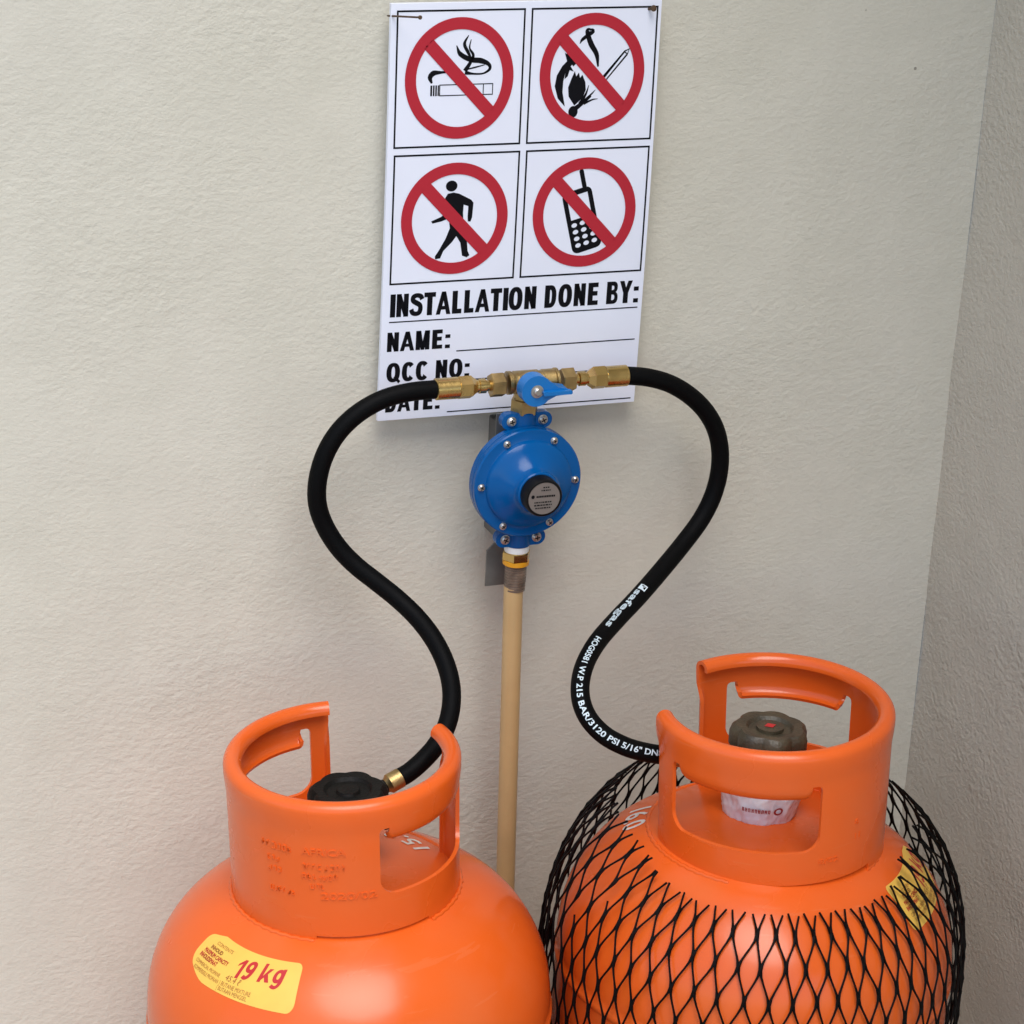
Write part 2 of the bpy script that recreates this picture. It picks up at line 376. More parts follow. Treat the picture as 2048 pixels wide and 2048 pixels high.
walk = [
    [circ(-3.5, 19.5, 4, 4.3, 28)],
    [[(-6, 13.5), (-2, 14.3), (2, 13.2), (10.5, 8), (12.2, 5.5), (11.7, -6), (10.6, -9.5), (8.8, -9), (8.5, -5), (8.7, 3), (5.4, 4.4), (5.2, -2), (5.8, -11), (3.4, -16.5), (8.6, -23), (9.6, -33), (11, -36.5), (9, -38), (5.8, -36.5), (4.2, -26), (1.2, -20.5),
      (-1.6, -25), (-7.5, -32), (-9.5, -37.8), (-13, -38.3), (-13.2, -36), (-10.4, -31), (-6.2, -22), (-3.6, -14), (-4.6, -6), (-9.6, -8.2), (-15.8, -9.6), (-16.8, -7.8), (-10, -4.6), (-6.2, -1), (-7.4, 4), (-8.2, 9)]]]
k_ = lambda x, y: (x * .94 + y * -.34 * -1 * -1, y * .94 + x * .34)
def rot2(lp, a, sx=1, sy=1, dx=0, dy=0): c, s = math.cos(R_(a)), math.sin(R_(a)); return [(x * sx * c - y * sy * s + dx, x * sx * s + y * sy * c + dy) for x, y in lp]
def rr(x0, y0, x1, y1, r, n=5):
    out = []
    for cx, cy, a in ((x1 - r, y1 - r, 0), (x0 + r, y1 - r, 90), (x0 + r, y0 + r, 180), (x1 - r, y0 + r, 270)):
        for i in range(n + 1): out.append((cx + r * math.cos(R_(a + 90 * i / n)), cy + r * math.sin(R_(a + 90 * i / n))))
    return out
ph = [rr(-10, -21.5, 10, 20, 4), rect(-7, 1, 7, 16.5)]
for r_ in range(4):
    for c_ in range(3): ph.append(circ(-5.6 + 5.6 * c_, -2.6 - 4.6 * r_, 1.9, 1.5, 12))
phone = [[rot2(l_, 15, 1.06, 1, -1.6, -4.2) for l_ in ph], [rot2(rr(4.5, 18.8, 7.6, 32, 1.5), 15, 1, 1, -1.6, -4.2)]]
walk = [[[(a * 1.12 + .6, b * .92 + 6) for a, b in lp] for lp in grp] for grp in walk]
for i, (loops, rz) in enumerate(((smoke, .0427), (fire, .0427), (walk, .0408), (phone, .0408))):
    cx, cz = cc[i]
    rg = ring_bar(cx, cz, .0404, rz, .0322, rz - .0084, .0092)
    s_ = flat('prohibition_ring', sg(rg, L2 + .0001), 'sign_red', sign)
    k = (1, 1.1, 1, 1.14)[i]; pg = pic(i, [[[(a * k, b * k) for a, b in lp] for lp in grp] for grp in loops], .97)
    flat('pictogram', sg(pg, L1), 'print_dark', s_)
TV, TH = .262, .205                     # stem and bar thickness of the heavy sign lettering
def sup(cx, cy, rx, ry, a0=0, a1=360, n=36, e=2.35):
    out = []
    for i in range(n + 1):
        a = R_(a0 + (a1 - a0) * i / n); c, s_ = math.cos(a), math.sin(a); out.append((cx + rx * math.copysign(abs(c) ** (2 / e), c), cy + ry * math.copysign(abs(s_) ** (2 / e), s_)))
    return out
def glyph(ch):
    W_ = dict(I=.28, N=.72, S=.67, T=.62, A=.74, L=.60, O=.78, D=.72, E=.66, B=.72, Y=.68, M=.84, Q=.78, C=.72).get(ch, .3); m_ = .06; a, b = m_, W_ - m_; L_ = []
    if ch == 'I': L_ = [[rect(.04, 0, .04 + TV, 1)]]
    elif ch == 'N': L_ = [[rect(a, 0, a + TV * .93, 1)], [rect(b - TV * .93, 0, b, 1)], [[(a, 1), (a + .22, 1), (b, 0), (b - .22, 0)]]]
    elif ch == 'T': c = W_ / 2; L_ = [[rect(c - TV / 2, 0, c + TV / 2, 1)], [rect(.02, 1 - TH, W_ - .02, 1)]]
    elif ch == 'A': c = W_ / 2; L_ = [[[(0, 0), (.21, 0), (c + .105, 1), (c - .105, 1)]], [[(W_, 0), (W_ - .21, 0), (c - .105, 1), (c + .105, 1)]], [rect(.14, .21, W_ - .14, .37)]]
    elif ch == 'L': L_ = [[rect(a, 0, a + TV, 1)], [rect(a, 0, b, TH)]]
    elif ch == 'E': L_ = [[rect(a, 0, a + TV, 1)], [rect(a, 0, b, TH)], [rect(a, 1 - TH, b - .01, 1)], [rect(a, .42, b - .04, .42 + TH)]]
    elif ch == 'Y': c = W_ / 2; L_ = [[rect(c - TV / 2, 0, c + TV / 2, .5)], [[(0, 1), (.235, 1), (c + .10, .42), (c - .10, .38)]], [[(W_, 1), (W_ - .235, 1), (c - .10, .42), (c + .10, .38)]]]
    elif ch == 'M': c = W_ / 2; L_ = [[rect(a, 0, a + TV * .9, 1)], [rect(b - TV * .9, 0, b, 1)], [[(a, 1), (a + .26, 1), (c + .085, 0), (c - .085, 0)]], [[(b, 1), (b - .26, 1), (c - .085, 0), (c + .085, 0)]]]
    elif ch in 'OQ':
        c = W_ / 2; L_ = [[sup(c, .5, c - .035, .515), sup(c, .5, c - .035 - TV, .515 - TH)]]
        if ch == 'Q': L_.append([[(c + .02, .24), (c + .12, .34), (W_ + .0, .02), (W_ - .1, -.1)]])
    elif ch == 'C':
        c = W_ / 2 + .03; o_ = sup(c, .5, c - .05, .515, 42, 318); i_ = sup(c, .5, c - .05 - TV, .515 - TH, 35, 325); L_ = [[o_ + i_[::-1]]]
    elif ch == 'D':
        c = a + TV + .02; o_ = [(a, 0), (a, 1)] + sup(c, .5, b - c, .5, 90, -90); i_ = [(a + TV, TH), (a + TV, 1 - TH)] + sup(c, .5, b - c - TV * .9, .5 - TH, 90, -90); L_ = [[o_, i_]]
    elif ch == 'B':
        o_ = [(a, 0), (a, 1)] + sup(.40, .745, b - .43, .255, 90, -60, 16) + sup(.40, .275, b - .40, .275, 60, -90, 16)
        L_ = [[o_, [(a + TV, .62), (a + TV, .82)] + sup(.36, .72, .09, .10, 90, -90, 12), [(a + TV, .17), (a + TV, .42)] + sup(.38, .295, .10, .125, 90, -90, 12)]]
    elif ch == 'S':
        tv, th = .225, .19; top = stroke([(.60, .72), (.53, .85), (.34, .90), (.16, .83), (.15, .68), (.32, .57)], [tv, tv * .95, th, tv, tv, tv], 5)
        bot = stroke([(.30, .58), (.48, .48), (.53, .33), (.48, .16), (.32, .095), (.14, .15), (.07, .30)], [tv, tv, tv, tv, th, tv * .95, tv], 5); L_ = [[top], [bot]]
    elif ch == ':': L_ = [[rect(.07, 0, .07 + TV, .19)], [rect(.07, .53, .07 + TV, .72)]]
    return L_, W_
def block_text(s_, h_, w_):
    x = 0; gs = []
    for ch in s_:
        L_, W_ = glyph(ch)
        for grp in L_: gs.append(fill2d([[(x + p[0], p[1]) for p in lp_] for lp_ in grp]))
        x += W_ + .012
    v, f = join(*gs); x1 = max(p.x for p in v); x0_ = min(p.x for p in v)
    return [Vector(((p.x - x0_) * w_ / (x1 - x0_), p.y * h_, 0)) for p in v], f
for s, x0, zb, wdt, hgt in (('INSTALLATION DONE BY:', -.0822, .9955, .1940, .0172), ('NAME:', -.0834, .9695, .0482, .0146), ('QCC NO:', -.0830, .9463, .0640, .0144), ('DATE:', -.0828, .9230, .0420, .0140)):
    g = block_text(s, hgt, wdt); flat('lettering', sg(([Vector((p.x + x0, p.y + zb)) for p in g[0]], g[1]), L1), 'print_dark', sign)
for x0, x1, z in ((-.0826, .1118, .9917), (-.0300, .1116, .9668), (-.0170, .1118, .9440), (-.0349, .1121, .9200)):
    flat('ruled_line', sg(strip(x0, z - .0004, x1, z + .0005, 1), L1), 'print_dark', sign)

# nails
def nail(loc, d, ln, r, label):
    d = Vector(d).normalized(); q = d.to_track_quat('Z', 'Y').to_matrix().to_4x4()
    n_ = thing('nail', label, 'nail', loc)
    obj('shank', xf(lathe([(r * .6, -.006), (r, -.004), (r, ln)], 10), q), 'rust', n_)
    obj('head', xf(lathe([(r * 1.0, ln), (r * 2.1, ln + .0004), (r * 2.1, ln + .0012), (r * 1.6, ln + .0015)], 12), q), 'rust', n_)
nail((-.0872, YF, 1.2112), (.30, -1, .15), .032, .0007, 'long thin nail sticking out of the sign corner nearest the smoking symbol')
nail((.1055, YF, 1.2128), (.2, -1, .25), .005, .0011, 'short bent nail in the sign corner above the flame symbol')

# ---------------------------------------------------------------- regulator
RX, RZ = .0105, .8797
reg = thing('gas_regulator', 'round blue gas regulator with black cap mounted on the wall below the sign', 'regulator', (RX, 0, RZ))
def ly(prof, seg=64, dx=0, dz=0): return move(xf(lathe(prof, seg), MY), (dx, 0, dz))
obj('body', ly([(.012, .030), (.026, .031), (.031, .035), (.035, .048), (.0405, .053), (.0418, .0545), (.0418, .0600), (.0405, .0606)], 72), 'blue_paint', reg)
obj('cover', ly([(.0400, .0609), (.0416, .0612), (.0416, .0648), (.0408, .0658), (.0345, .0660), (.0335, .0664), (.0328, .0688), (.0318, .0698), (.028, .0716), (.022, .0752), (.0175, .0792), (.0162, .0815), (.0158, .0862), (.0150, .0868)], 80), 'blue_paint', reg)
cap = obj('adjuster_cap', ly([(.0135, .0862), (.0143, .0868), (.0143, .0962), (.0136, .0976), (.0124, .0978), (.0121, .0970), (.0, .0970)], 48), 'black_plastic', reg)
obj('data_plate', ly([(.0121, .0971), (.0121, .0975), (.0, .0975)], 48), 'label_metal', cap)
dp = []
for s, z, wd_, h_ in ():
    if wd_: g = text_geo(s, h_, wd_); dp.append(([Vector((p.x - wd_ / 2 + .001, -.0977, p.y + z)) for p in g[0]], g[1]))
for z, x0, x1 in ((.0080, -.0012, .0034), (.0058, -.0026, .0046), (-.0032, -.0075, .0060), (-.0054, -.0076, .0060), (-.0076, -.0066, .0050)):
    x = x0
    while x < x1:
        L_ = random.uniform(.0008, .0022); dp.append(([Vector((x, -.0977, z)), Vector((min(x + L_, x1), -.0977, z)), Vector((min(x + L_, x1), -.0977, z + .0010)), Vector((x, -.0977, z + .0010))], [(0, 1, 2, 3)])); x += L_ + .0005
x = -.0062
dp.append(([Vector((-.0088 + .0013 * math.cos(2 * PI * k / 16), -.0977, .0018 + .0014 * math.sin(2 * PI * k / 16))) for k in range(16)], [tuple(range(16))]))
while x < .0085:
    L_ = random.uniform(.0008, .0014); dp.append(([Vector((x, -.0977, .0010)), Vector((x + L_, -.0977, .0010)), Vector((x + L_, -.0977, .0024)), Vector((x, -.0977, .0024))], [(0, 1, 2, 3)])); x += L_ + .0003
flat('plate_print', join(*dp), 'print_dark', cap)
def screw(x, z, d, r=.0030, h=.0026, parent=reg):
    g = join(ly([(r * 1.15, d), (r * 1.15, d + .0007), (r, d + .0008), (r, d + h * .7), (r * .75, d + h), (.0, d + h)], 20))
    o_ = obj('screw', move(g, (x, 0, z)), 'steel', parent)
    q = rbox(-r * .62, r * .62, -d - h - .0002, -d - h + .0004, -r * .12, r * .12, 0); q2 = rbox(-r * .12, r * .12, -d - h - .0003, -d - h + .0004, -r * .62, r * .62, 0)
    a = random.uniform(0, 1.5); obj('screw_slot', move(xf(join(q, q2), Matrix.Rotation(a, 4, 'Y')), (x, 0, z)), 'print_dark', o_)
for k in range(6): screw(.0366 * math.cos(PI / 3 * k), .0366 * math.sin(PI / 3 * k), .0658, .0024)
def lugplate(z, s):
    pl = rr(-.0195, -.0062, .0195, .0062, .006, 6)
    g = fill2d([pl], extrude=.0035)
    return [Vector((p.x, -.0535 + p.z, p.y + z)) for p in g[0]], g[1]
obj('lug', lugplate(.0452, 1), 'blue_paint', reg); obj('lug', lugplate(-.0463, -1), 'blue_paint', reg)
for x, z in ((-.0122, .0455), (.0122, .0455), (-.0124, -.0463), (.0124, -.0463)): screw(x, z, .0570, .0032, .0028)
obj('inlet_neck', move(lathe([(.0098, .028), (.0098, .0505), (.0090, .0515), (.0, .0515)], 40), (0, -.05, 0)), 'blue_paint', reg)
obj('outlet_neck', move(lathe([(.0098, -.0535), (.0104, -.0525), (.0104, -.028)], 40), (0, -.05, 0)), 'blue_paint', reg)
g = fill2d([[(-.0152, -.0945), (.0175, -.0945), (.0175, -.068), (.008, -.060), (.008, .020), (.0150, .030), (.0150, .0420), (-.0128, .0420), (-.0128, .015), (-.004, .0), (-.004, -.055), (-.0152, -.066)]], extrude=.0008)
pl = join(([Vector((p.x, -.0285 + p.z, p.y)) for p in g[0]], g[1]), rbox(-.006, .008, -.0280, .006, -.060, .030, .0006))
obj('bracket', pl, 'galvanised', reg)

# outlet coupling and supply pipe
pipe = thing('gas_pipe', 'tan plastic gas pipe running down the wall from the regulator', 'pipe', (.0105, -.05, 0))
def P(z): return Vector((-.0008 + (.7894 - z) * .0265, 0, z))
obj('tube', tube([P(.793), P(.70), P(.6), P(.5), P(.3), P(.0)], .0073, 28), 'pipe_tan', pipe)
def lp(prof, seg=36): return move(lathe(prof, seg), (.0, 0, 0))
obj('sealing_tape', lp([(.0086, .8205), (.0092, .8212), (.0092, .8260), (.0088, .8264)]), 'ptfe', pipe)
obj('coupling_nut', hexnut(.0108, .8142, .8208), 'brass', pipe)
obj('yellow_band', lp([(.0094, .8104), (.0099, .8108), (.0099, .8138), (.0094, .8142)]), 'yellow_band', pipe)
rib = [(.0072, .7895)]
z = .7900
while z < .8095: rib += [(.0080, z), (.0080, z + .0013), (.0076, z + .0016), (.0076, z + .0019)]; z += .0022
obj('crimp_sleeve', lp(rib + [(.0078, .8105)]), 'ribbed_brown', pipe)

# ---------------------------------------------------------------- changeover manifold
TZ = .9525
tee = thing('changeover_valve', 'brass change-over tee valve joining both hoses above the regulator', 'valve', (RX, -.05, TZ))
def lx(prof, seg=36): return xf(lathe(prof, seg), Matrix.Rotation(PI / 2, 4, 'Y'))
def LX(prof, seg=36, ref=RX): return lx([(r, x - ref) for r, x in prof], seg)
obj('tee_body', join(LX([(.0072, -.0042), (.0086, -.0038), (.0086, -.0012), (.0078, -.0008), (.0077, .0005), (.0084, .0012), (.0084, .0195), (.0077, .0202), (.0077, .0228), (.0083, .0234), (.0083, .0318), (.0078, .0322), (.0088, .0328), (.0088, .0345), (.0074, .0349)], 40),
    move(lathe([(.0082, -.0215), (.0082, -.004)], 32), (0, 0, 0))), 'brass_dull', tee)
obj('union_nut', hexnut(.0104, -.0235, -.0125), 'brass_dull', tee)
obj('bonnet', xf(lathe([(.0088, .004), (.0088, .0100), (.006, .0104), (.006, .0135)], 32), MY), 'brass_dull', tee)
# blue wing handle
def knob():
    n = 40; lp_ = []
    for i in range(n):
        a = R_(35) + R_(285) * i / (n - 1); lp_.append((.0125 * math.cos(a), .0125 * math.sin(a)))
    lp_ += [(.0165, -.0048), (.0262, -.0042), (.0272, -.0020), (.0262, .0004), (.0175, .0022), (.0128, .0060)]
    return lp_
g = fill2d([[(x * .92, y * .92) for x, y in knob()]], extrude=.0055); ms = [Vector((p.x, -.0175 + p.z, p.y)) for p in g[0]]
kn = obj('handle', (ms, g[1]), 'blue_plastic', tee, 30)
bmod = kn.modifiers.new('bevel', 'BEVEL'); bmod.width = .0011; bmod.segments = 3; bmod.limit_method = 'ANGLE'; bmod.angle_limit = R_(40)
g = fill2d([rr(.004, -.0022, .0262, .0006, .001)], extrude=.002)
obj('handle_rib', ([Vector((p.x, -.0245 + p.z, p.y - .0006)) for p in g[0]], g[1]), 'blue_plastic', kn)
g = join(xf(lathe([(.0048, .0225), (.0048, .0236), (.0030, .0238), (.0030, .0256), (.0022, .0262), (.0, .0262)], 24), MY)); obj('handle_screw', g, 'steel', kn)

# ---------------------------------------------------------------- hoses
HR_ = .0068
HL = [(-0.0578,-0.05,0.9516),(-0.0784,-0.05,0.9519),(-0.0978,-0.05,0.9484),(-0.1161,-0.05,0.9397),(-0.1316,-0.05,0.9254),(-0.1412,-0.05,0.9098),(-0.1462,-0.05,0.8868),(-0.1455,-0.05,0.8711),(-0.1401,-0.0509,0.8548),(-0.1295,-0.0555,0.8371),(-0.119,-0.0614,0.8263),(-0.1059,-0.0702,0.8165),(-0.0919,-0.082,0.8062),(-0.0802,-0.0951,0.7948),(-0.0722,-0.1075,0.783),(-0.0671,-0.1199,0.7696),(-0.0661,-0.1309,0.756),(-0.0686,-0.1392,0.7449),(-0.0747,-0.1478,0.7324),(-0.0833,-0.154,0.7233),(-0.0954,-0.1594,0.7153),(-0.1079,-0.1632,0.7074),(-0.1171,-0.1645,0.705)]
HRt = [(0.0889,-0.05,0.9517),(0.1067,-0.05,0.9499),(0.1262,-0.05,0.9441),(0.1427,-0.05,0.9331),(0.1576,-0.05,0.9198),(0.1675,-0.05,0.9048),(0.1729,-0.05,0.8858),(0.1732,-0.05,0.8681),(0.1694,-0.05,0.8484),(0.1596,-0.0527,0.8316),(0.1428,-0.0606,0.8191),(0.1135,-0.0806,0.804),(0.0886,-0.1007,0.7952),(0.0622,-0.1223,0.7897),(0.0373,-0.1439,0.7845),(0.0213,-0.1613,0.7769),(0.0121,-0.1758,0.7677),(0.0094,-0.1869,0.7586),(0.0118,-0.1968,0.7493),(0.0207,-0.2063,0.7398),(0.0352,-0.2128,0.7327),(0.0519,-0.215,0.7275),(.0620,-.2160,.7255),(.0700,-.2175,.7240)]
def smooth_path(p, it=2):
    p = [Vector(q) for q in p]
    for _ in range(it): p = [p[0]] + [p[i] * .5 + (p[i - 1] + p[i + 1]) * .25 for i in range(1, len(p) - 1)] + [p[-1]]
    return p
def hose(path, label, side, tail):
    base = Vector(path[0]); h = thing('gas_hose', label, 'hose', base, 'black hoses linking the valve to the cylinders')
    pp = [q - base for q in spline(smooth_path(path, 1), 10)]
    obj('tube', tube(pp, HR_, 24), 'rubber', h, 60)
    s = side
    # ferrule and union at the manifold end (axis X); s=-1 left hose, +1 right hose
    def seg(prof, n): return xf(lathe(prof, n), Matrix.Rotation(s * -PI / 2, 4, 'Y'))
    f_ = obj('ferrule', seg([(.0070, -.0012), (.0079, -.0006), (.0079, .0160), (.0076, .0164)], 40), 'brass', h)
    obj('ferrule_hex', seg([(.0074, .0160), (.0086, .0166), (.0086, .0258), (.0078, .0266), (.0052, .0302), (.0046, .0304)], 6), 'brass', h, 20)
    obj('stem', seg([(.0046, .0290), (.0046, .0318), (.0054, .0322), (.0054, .0370), (.0040, .0376), (.0040, .0415)], 24), 'brass', h)
    obj('union_nut', seg([(.0078, .0408), (.0090, .0414), (.0090, .0505), (.0084, .0512)], 6), 'brass_dull', h, 20)
    # tail fitting at the cylinder end
    T = (pp[-1] - pp[-4]).normalized(); q = T.to_track_quat('Z', 'Y').to_matrix().to_4x4()
    fit = move(xf(lathe([(.0066, -.0030), (.0071, -.0026), (.0071, .0065), (.0058, .0080), (.0048, .0100)], 32), q), pp[-1]); obj('tail_ferrule', fit, 'brass_dull', h)
    obj('tail_nut', move(xf(lathe([(.0048, .009), (.0056, .011), (.0075, .022), (.0095, .030), (.0100, tail)], 24), q), pp[-1]), 'black_plastic', h)
    return h, pp
hose_l, pl_ = hose(HL, 'plain black rubber hose looping to the cylinder without a net', -1, .040)
hose_r, pr_ = hose(HRt, 'black rubber hose with white lettering looping to the netted cylinder', 1, .044)
# white print along the right-hand hose
acc = [0]
for a, b in zip(pr_, pr_[1:]): acc.append(acc[-1] + (b - a).length)
def hose_at(s):
    i = 0
    while i < len(acc) - 2 and acc[i + 1] < s: i += 1
    t = (s - acc[i]) / (acc[i + 1] - acc[i]); p = pr_[i].lerp(pr_[i + 1], t); T = (pr_[min(i + 2, len(pr_) - 1)] - pr_[max(i - 1, 0)]).normalized(); return p, T
VD = Vector((-.35, -.865, .36))
def hose_print(g, s0, ph0):
    out = []; g = refine(g, .0014)
    for p in g[0]:
        c, T = hose_at(s0 + p.x); N = (VD - T * VD.dot(T)).normalized(); U = N.cross(T)
        a = p.y / HR_ + ph0(s0 + p.x); out.append(c + (HR_ + .00018) * (math.cos(a) * N + math.sin(a) * U))
    return out, g[1]
def centre(g): h_ = .0027; return [Vector((p.x, p.y - h_, 0)) for p in g[0]], g[1]
sA, sB, sC = acc[120], acc[138], acc[213]
ph0 = lambda s: -.42 + .75 * min(max((s - sA) / (sC - sA), 0), 1)
box = fill2d([rect(0, 0, .0062, .0058), [(.0008, .0050), (.0052, .0050), (.0034, .0030)], [(.0008, .0008), (.0008, .0042), (.0026, .0026)]])
lt = []
lt.append(hose_print(centre(box), sA - .008, ph0))
lt.append(hose_print(centre(heavy(text_geo('safegas', .0047, acc[136] - sA), .00026)), sA, ph0))
lt.append(hose_print(centre(heavy(text_geo('HOG0581 W.P 215 BAR/3120 PSI 5/16" DN8', .0043, acc[218] - acc[141]), .00014)), acc[141], ph0))
flat('hose_lettering', join(*lt), 'white_ink', hose_r)

# ---------------------------------------------------------------- gas cylinders
ZS, DH, DN = .545, .111, 2.4
def dome(r, R): return ZS + DH * max(0, 1 - min(r / R, 1) ** DN) ** (1 / DN)
def body_profile(R, foot=0):
    p = [(R * .70, .002), (R * .74, 0), (R * .755, .002), (R * .755, .05)]
    p = [(R * .735, foot), (R * .75, foot), (R * .75, .060)]
    for k in range(1, 13): a = -PI / 2 * (1 - k / 12) * .75; p.append((R * math.cos(a) ** .8 if k < 12 else R, .150 + .10 * math.sin(a)))
    p += [(R, .2), (R, .3), (R, .4), (R * .9985, ZS - .02), (R * .9985, ZS - .006)]
    for k in range(5): a = -PI / 2 + PI * k / 4; p.append((R - .0004 + .0016 * math.cos(a), ZS - .003 + .0036 * math.sin(a)))
    for k in range(1, 49):
        a = PI / 2 * k / 48; p.append((max(R * math.cos(a) ** (2 / DN), .0001), ZS + DH * math.sin(a) ** (2 / DN)))
    return p
def collar(R, gap, wins, notch, zlow):
    """open sheet with rolled rim, hand windows with folded lips, drain notch; degrees, metres"""
    zt = .7395
    Rb, Rt = R * .985, R
    azs = set()
    a0, a1 = gap[1], gap[0] + 360
    norm = lambda a: a0 + (a - a0) % 360
    W = [(norm(w0), norm(w0) + (w1 - w0), tz, bz) for w0, w1, tz, bz in wins]; N = (norm(notch[0]), norm(notch[0]) + notch[1] - notch[0])
    k = a0
    while k < a1: azs.add(round(k, 3)); k += 1.5
    azs.add(a1)
    rc = 9.0
    for w0, w1, tz, bz in W:
        for q in (w0, w1): azs.add(q)
        for i in range(1, 16): d = rc * (1 - math.cos(PI / 2 * i / 15)); azs.add(w0 + d); azs.add(w1 - d)
        for q in (5.0, 5.6, 6.5, 7.5): azs.add(w0 + q); azs.add(w1 - q)
    for q in (N[0], N[0] + .15, N[1] - .15, N[1]): azs.add(q)
    azs = sorted(a for a in azs if a0 - 1e-6 <= a <= a1 + 1e-6)
    NLO, NMID, NUP, NROLL = 4, 6, 5, 12
    V, F, idx = [], [], {}
    def rad(z): return Rb + (Rt - Rb) * (z - .64) / .1
    def win(a):
        for w in W:
            if w[0] - 1e-6 <= a <= w[1] + 1e-6: return w
        return None
    def levels(a):
        w = win(a)
        if w is None:
            w = min(W, key=lambda q: min(abs(a - q[0]), abs(a - q[1])))
        w0, w1, tz, bz = w; d = min(abs(a - w0), abs(a - w1)) if w0 <= a <= w1 else 0
        x = min(d / rc, 1); rcz = .0125
        wb = bz + rcz * (1 - math.sqrt(max(0, 1 - (1 - x) ** 2))); x2 = min(d / 2.5, 1)
        wt = tz - .0035 * (1 - math.sqrt(max(0, 1 - (1 - x2) ** 2)))
        zb = zlow
        if N[0] + .1 < a < N[1] - .1: zb = zlow + (.0068 if zlow > .6385 else .0105)
        zs = [zb + (wb - zb) * i / NLO for i in range(NLO + 1)] + [wb + (wt - wb) * i / NMID for i in range(1, NMID + 1)] + [wt + (zt - wt) * i / NUP for i in range(1, NUP + 1)]
        return zs
    rows = NLO + NMID + NUP + 1
    hem = 4.5
    for ci, a in enumerate(azs):
        de = min(a - a0, a1 - a); inw = 0
        if de < hem: inw = .0045 * (1 - math.sqrt(max(0, 1 - (1 - de / hem) ** 2)))
        c, s = math.cos(R_(a)), math.sin(R_(a)); pts = []
        for z in levels(a):
            bead = .0012 * min(max((z - .722) / .012, 0), 1); pts.append((rad(z) + bead - inw * min(max((.726 - z) / .012, 0), 1), z))
        rr_ = .0062; cx = pts[-1][0] - rr_
        for i in range(1, NROLL + 1):
            q = PI * .98 * i / NROLL; pts.append((cx + rr_ * math.cos(q), zt + rr_ * 1.05 * math.sin(q)))
        pts.append((pts[-1][0], pts[-1][1] - .0015))
        for r, z in pts: V.append(Vector((r * c, r * s, z)))
    npt = rows + NROLL + 1
    for i in range(len(azs) - 1):
        mid = (azs[i] + azs[i + 1]) / 2; w = win(mid)
        for j in range(npt - 1):
            if w and NLO <= j < NLO + NMID: continue
            F.append((i * npt + j, (i + 1) * npt + j, (i + 1) * npt + j + 1, i * npt + j + 1))
    # folded lips under the top edge of each window
    for w0, w1, tz, bz in W:
        sel = [i for i, a in enumerate(azs) if w0 + 4.99 <= a <= w1 - 4.99]; last = None
        for i in sel:
            a = azs[i]; c, s = math.cos(R_(a)), math.sin(R_(a)); e = min(a - w0 - 5, w1 - 5 - a); k = .55 + .45 * math.sqrt(max(0, 1 - (1 - min(e / 3.0, 1)) ** 2))
            R1 = rad(tz); prof = [(R1 - .0003, tz - .004 * k), (R1 - .0014, tz - .0075 * k), (R1 - .0038, tz - .0105 * k), (R1 - .0072, tz - .0118 * k)]
            b = len(V); 
            for r, z in prof: V.append(Vector((r * c, r * s, z)))
            cur = [i * npt + NLO + NMID] + [b + q for q in range(4)]
            if last:
                for q in range(4): F.append((last[q], cur[q], cur[q + 1], last[q + 1]))
            last = cur
    return V, F
def sheet(name, geo, mt, parent, th):
    v, f = geo; me = bpy.data.meshes.new(name); me.from_pydata([tuple(p) for p in v], [], f)
    bm = bmesh.new(); bm.from_mesh(me); bmesh.ops.recalc_face_normals(bm, faces=bm.faces)
    lo = min(bm.verts, key=lambda q: q.co.z); fc = lo.link_faces[0]; ce = fc.calc_center_median()
    if fc.normal.x * ce.x + fc.normal.y * ce.y < 0: bmesh.ops.reverse_faces(bm, faces=bm.faces)
    bm.to_mesh(me); bm.free()
    o = bpy.data.objects.new(name, me); COL.objects.link(o); md = o.modifiers.new('s', 'SOLIDIFY'); md.thickness = th; md.offset = -1
    dg = bpy.context.evaluated_depsgraph_get(); m2 = bpy.data.meshes.new_from_object(o.evaluated_get(dg)); o.modifiers.clear(); o.data = m2; bpy.data.meshes.remove(me)
    sharp(m2, 40); m2.materials.append(MAT[mt]); o.parent = parent
    bv_ = o.modifiers.new('edge', 'BEVEL'); bv_.width = .0007; bv_.segments = 2; bv_.limit_method = 'ANGLE'; bv_.angle_limit = R_(50); bv_.harden_normals = False
    return o
def on_dome(g, R, az0, r0, rref, lift):
    """drawing plane: x = metres to the right, y = metres towards the axis, laid on the shoulder"""
    out = []; g = refine(g, .004)
    for p in g[0]:
        a = R_(az0) + p.x / rref; r = r0 - p.y; out.append(Vector(((r) * math.cos(a), (r) * math.sin(a), dome(r, R) + lift)))
    return out, g[1]
def grid_fill(loop, nx=28, ny=8):
    """sticker area: columns between a lower and an upper edge given as y0(x), y1(x)"""
    x0, x1, lo, hi = loop; V, F = [], []
    for i in range(nx + 1):
        x = x0 + (x1 - x0) * (1 - math.cos(PI * i / nx)) / 2
        for j in range(ny + 1): t = j / ny; V.append(Vector((x, lo(x) + (hi(x) - lo(x)) * t, 0)))
    for i in range(nx):
        for j in range(ny): a = i * (ny + 1) + j; F.append((a, a + ny + 1, a + ny + 2, a + 1))
    return V, F
def on_collar(g, R, az0, z0, lift=0.0):
    out = []
    for p in g[0]:
        z = z0 + p.y; rb = R * (.985 + .015 * (z - .64) / .1) ; a = R_(az0) + p.x / R; r = rb + lift + p.z; out.append(Vector((r * math.cos(a), r * math.sin(a), z)))
    return out, g[1]
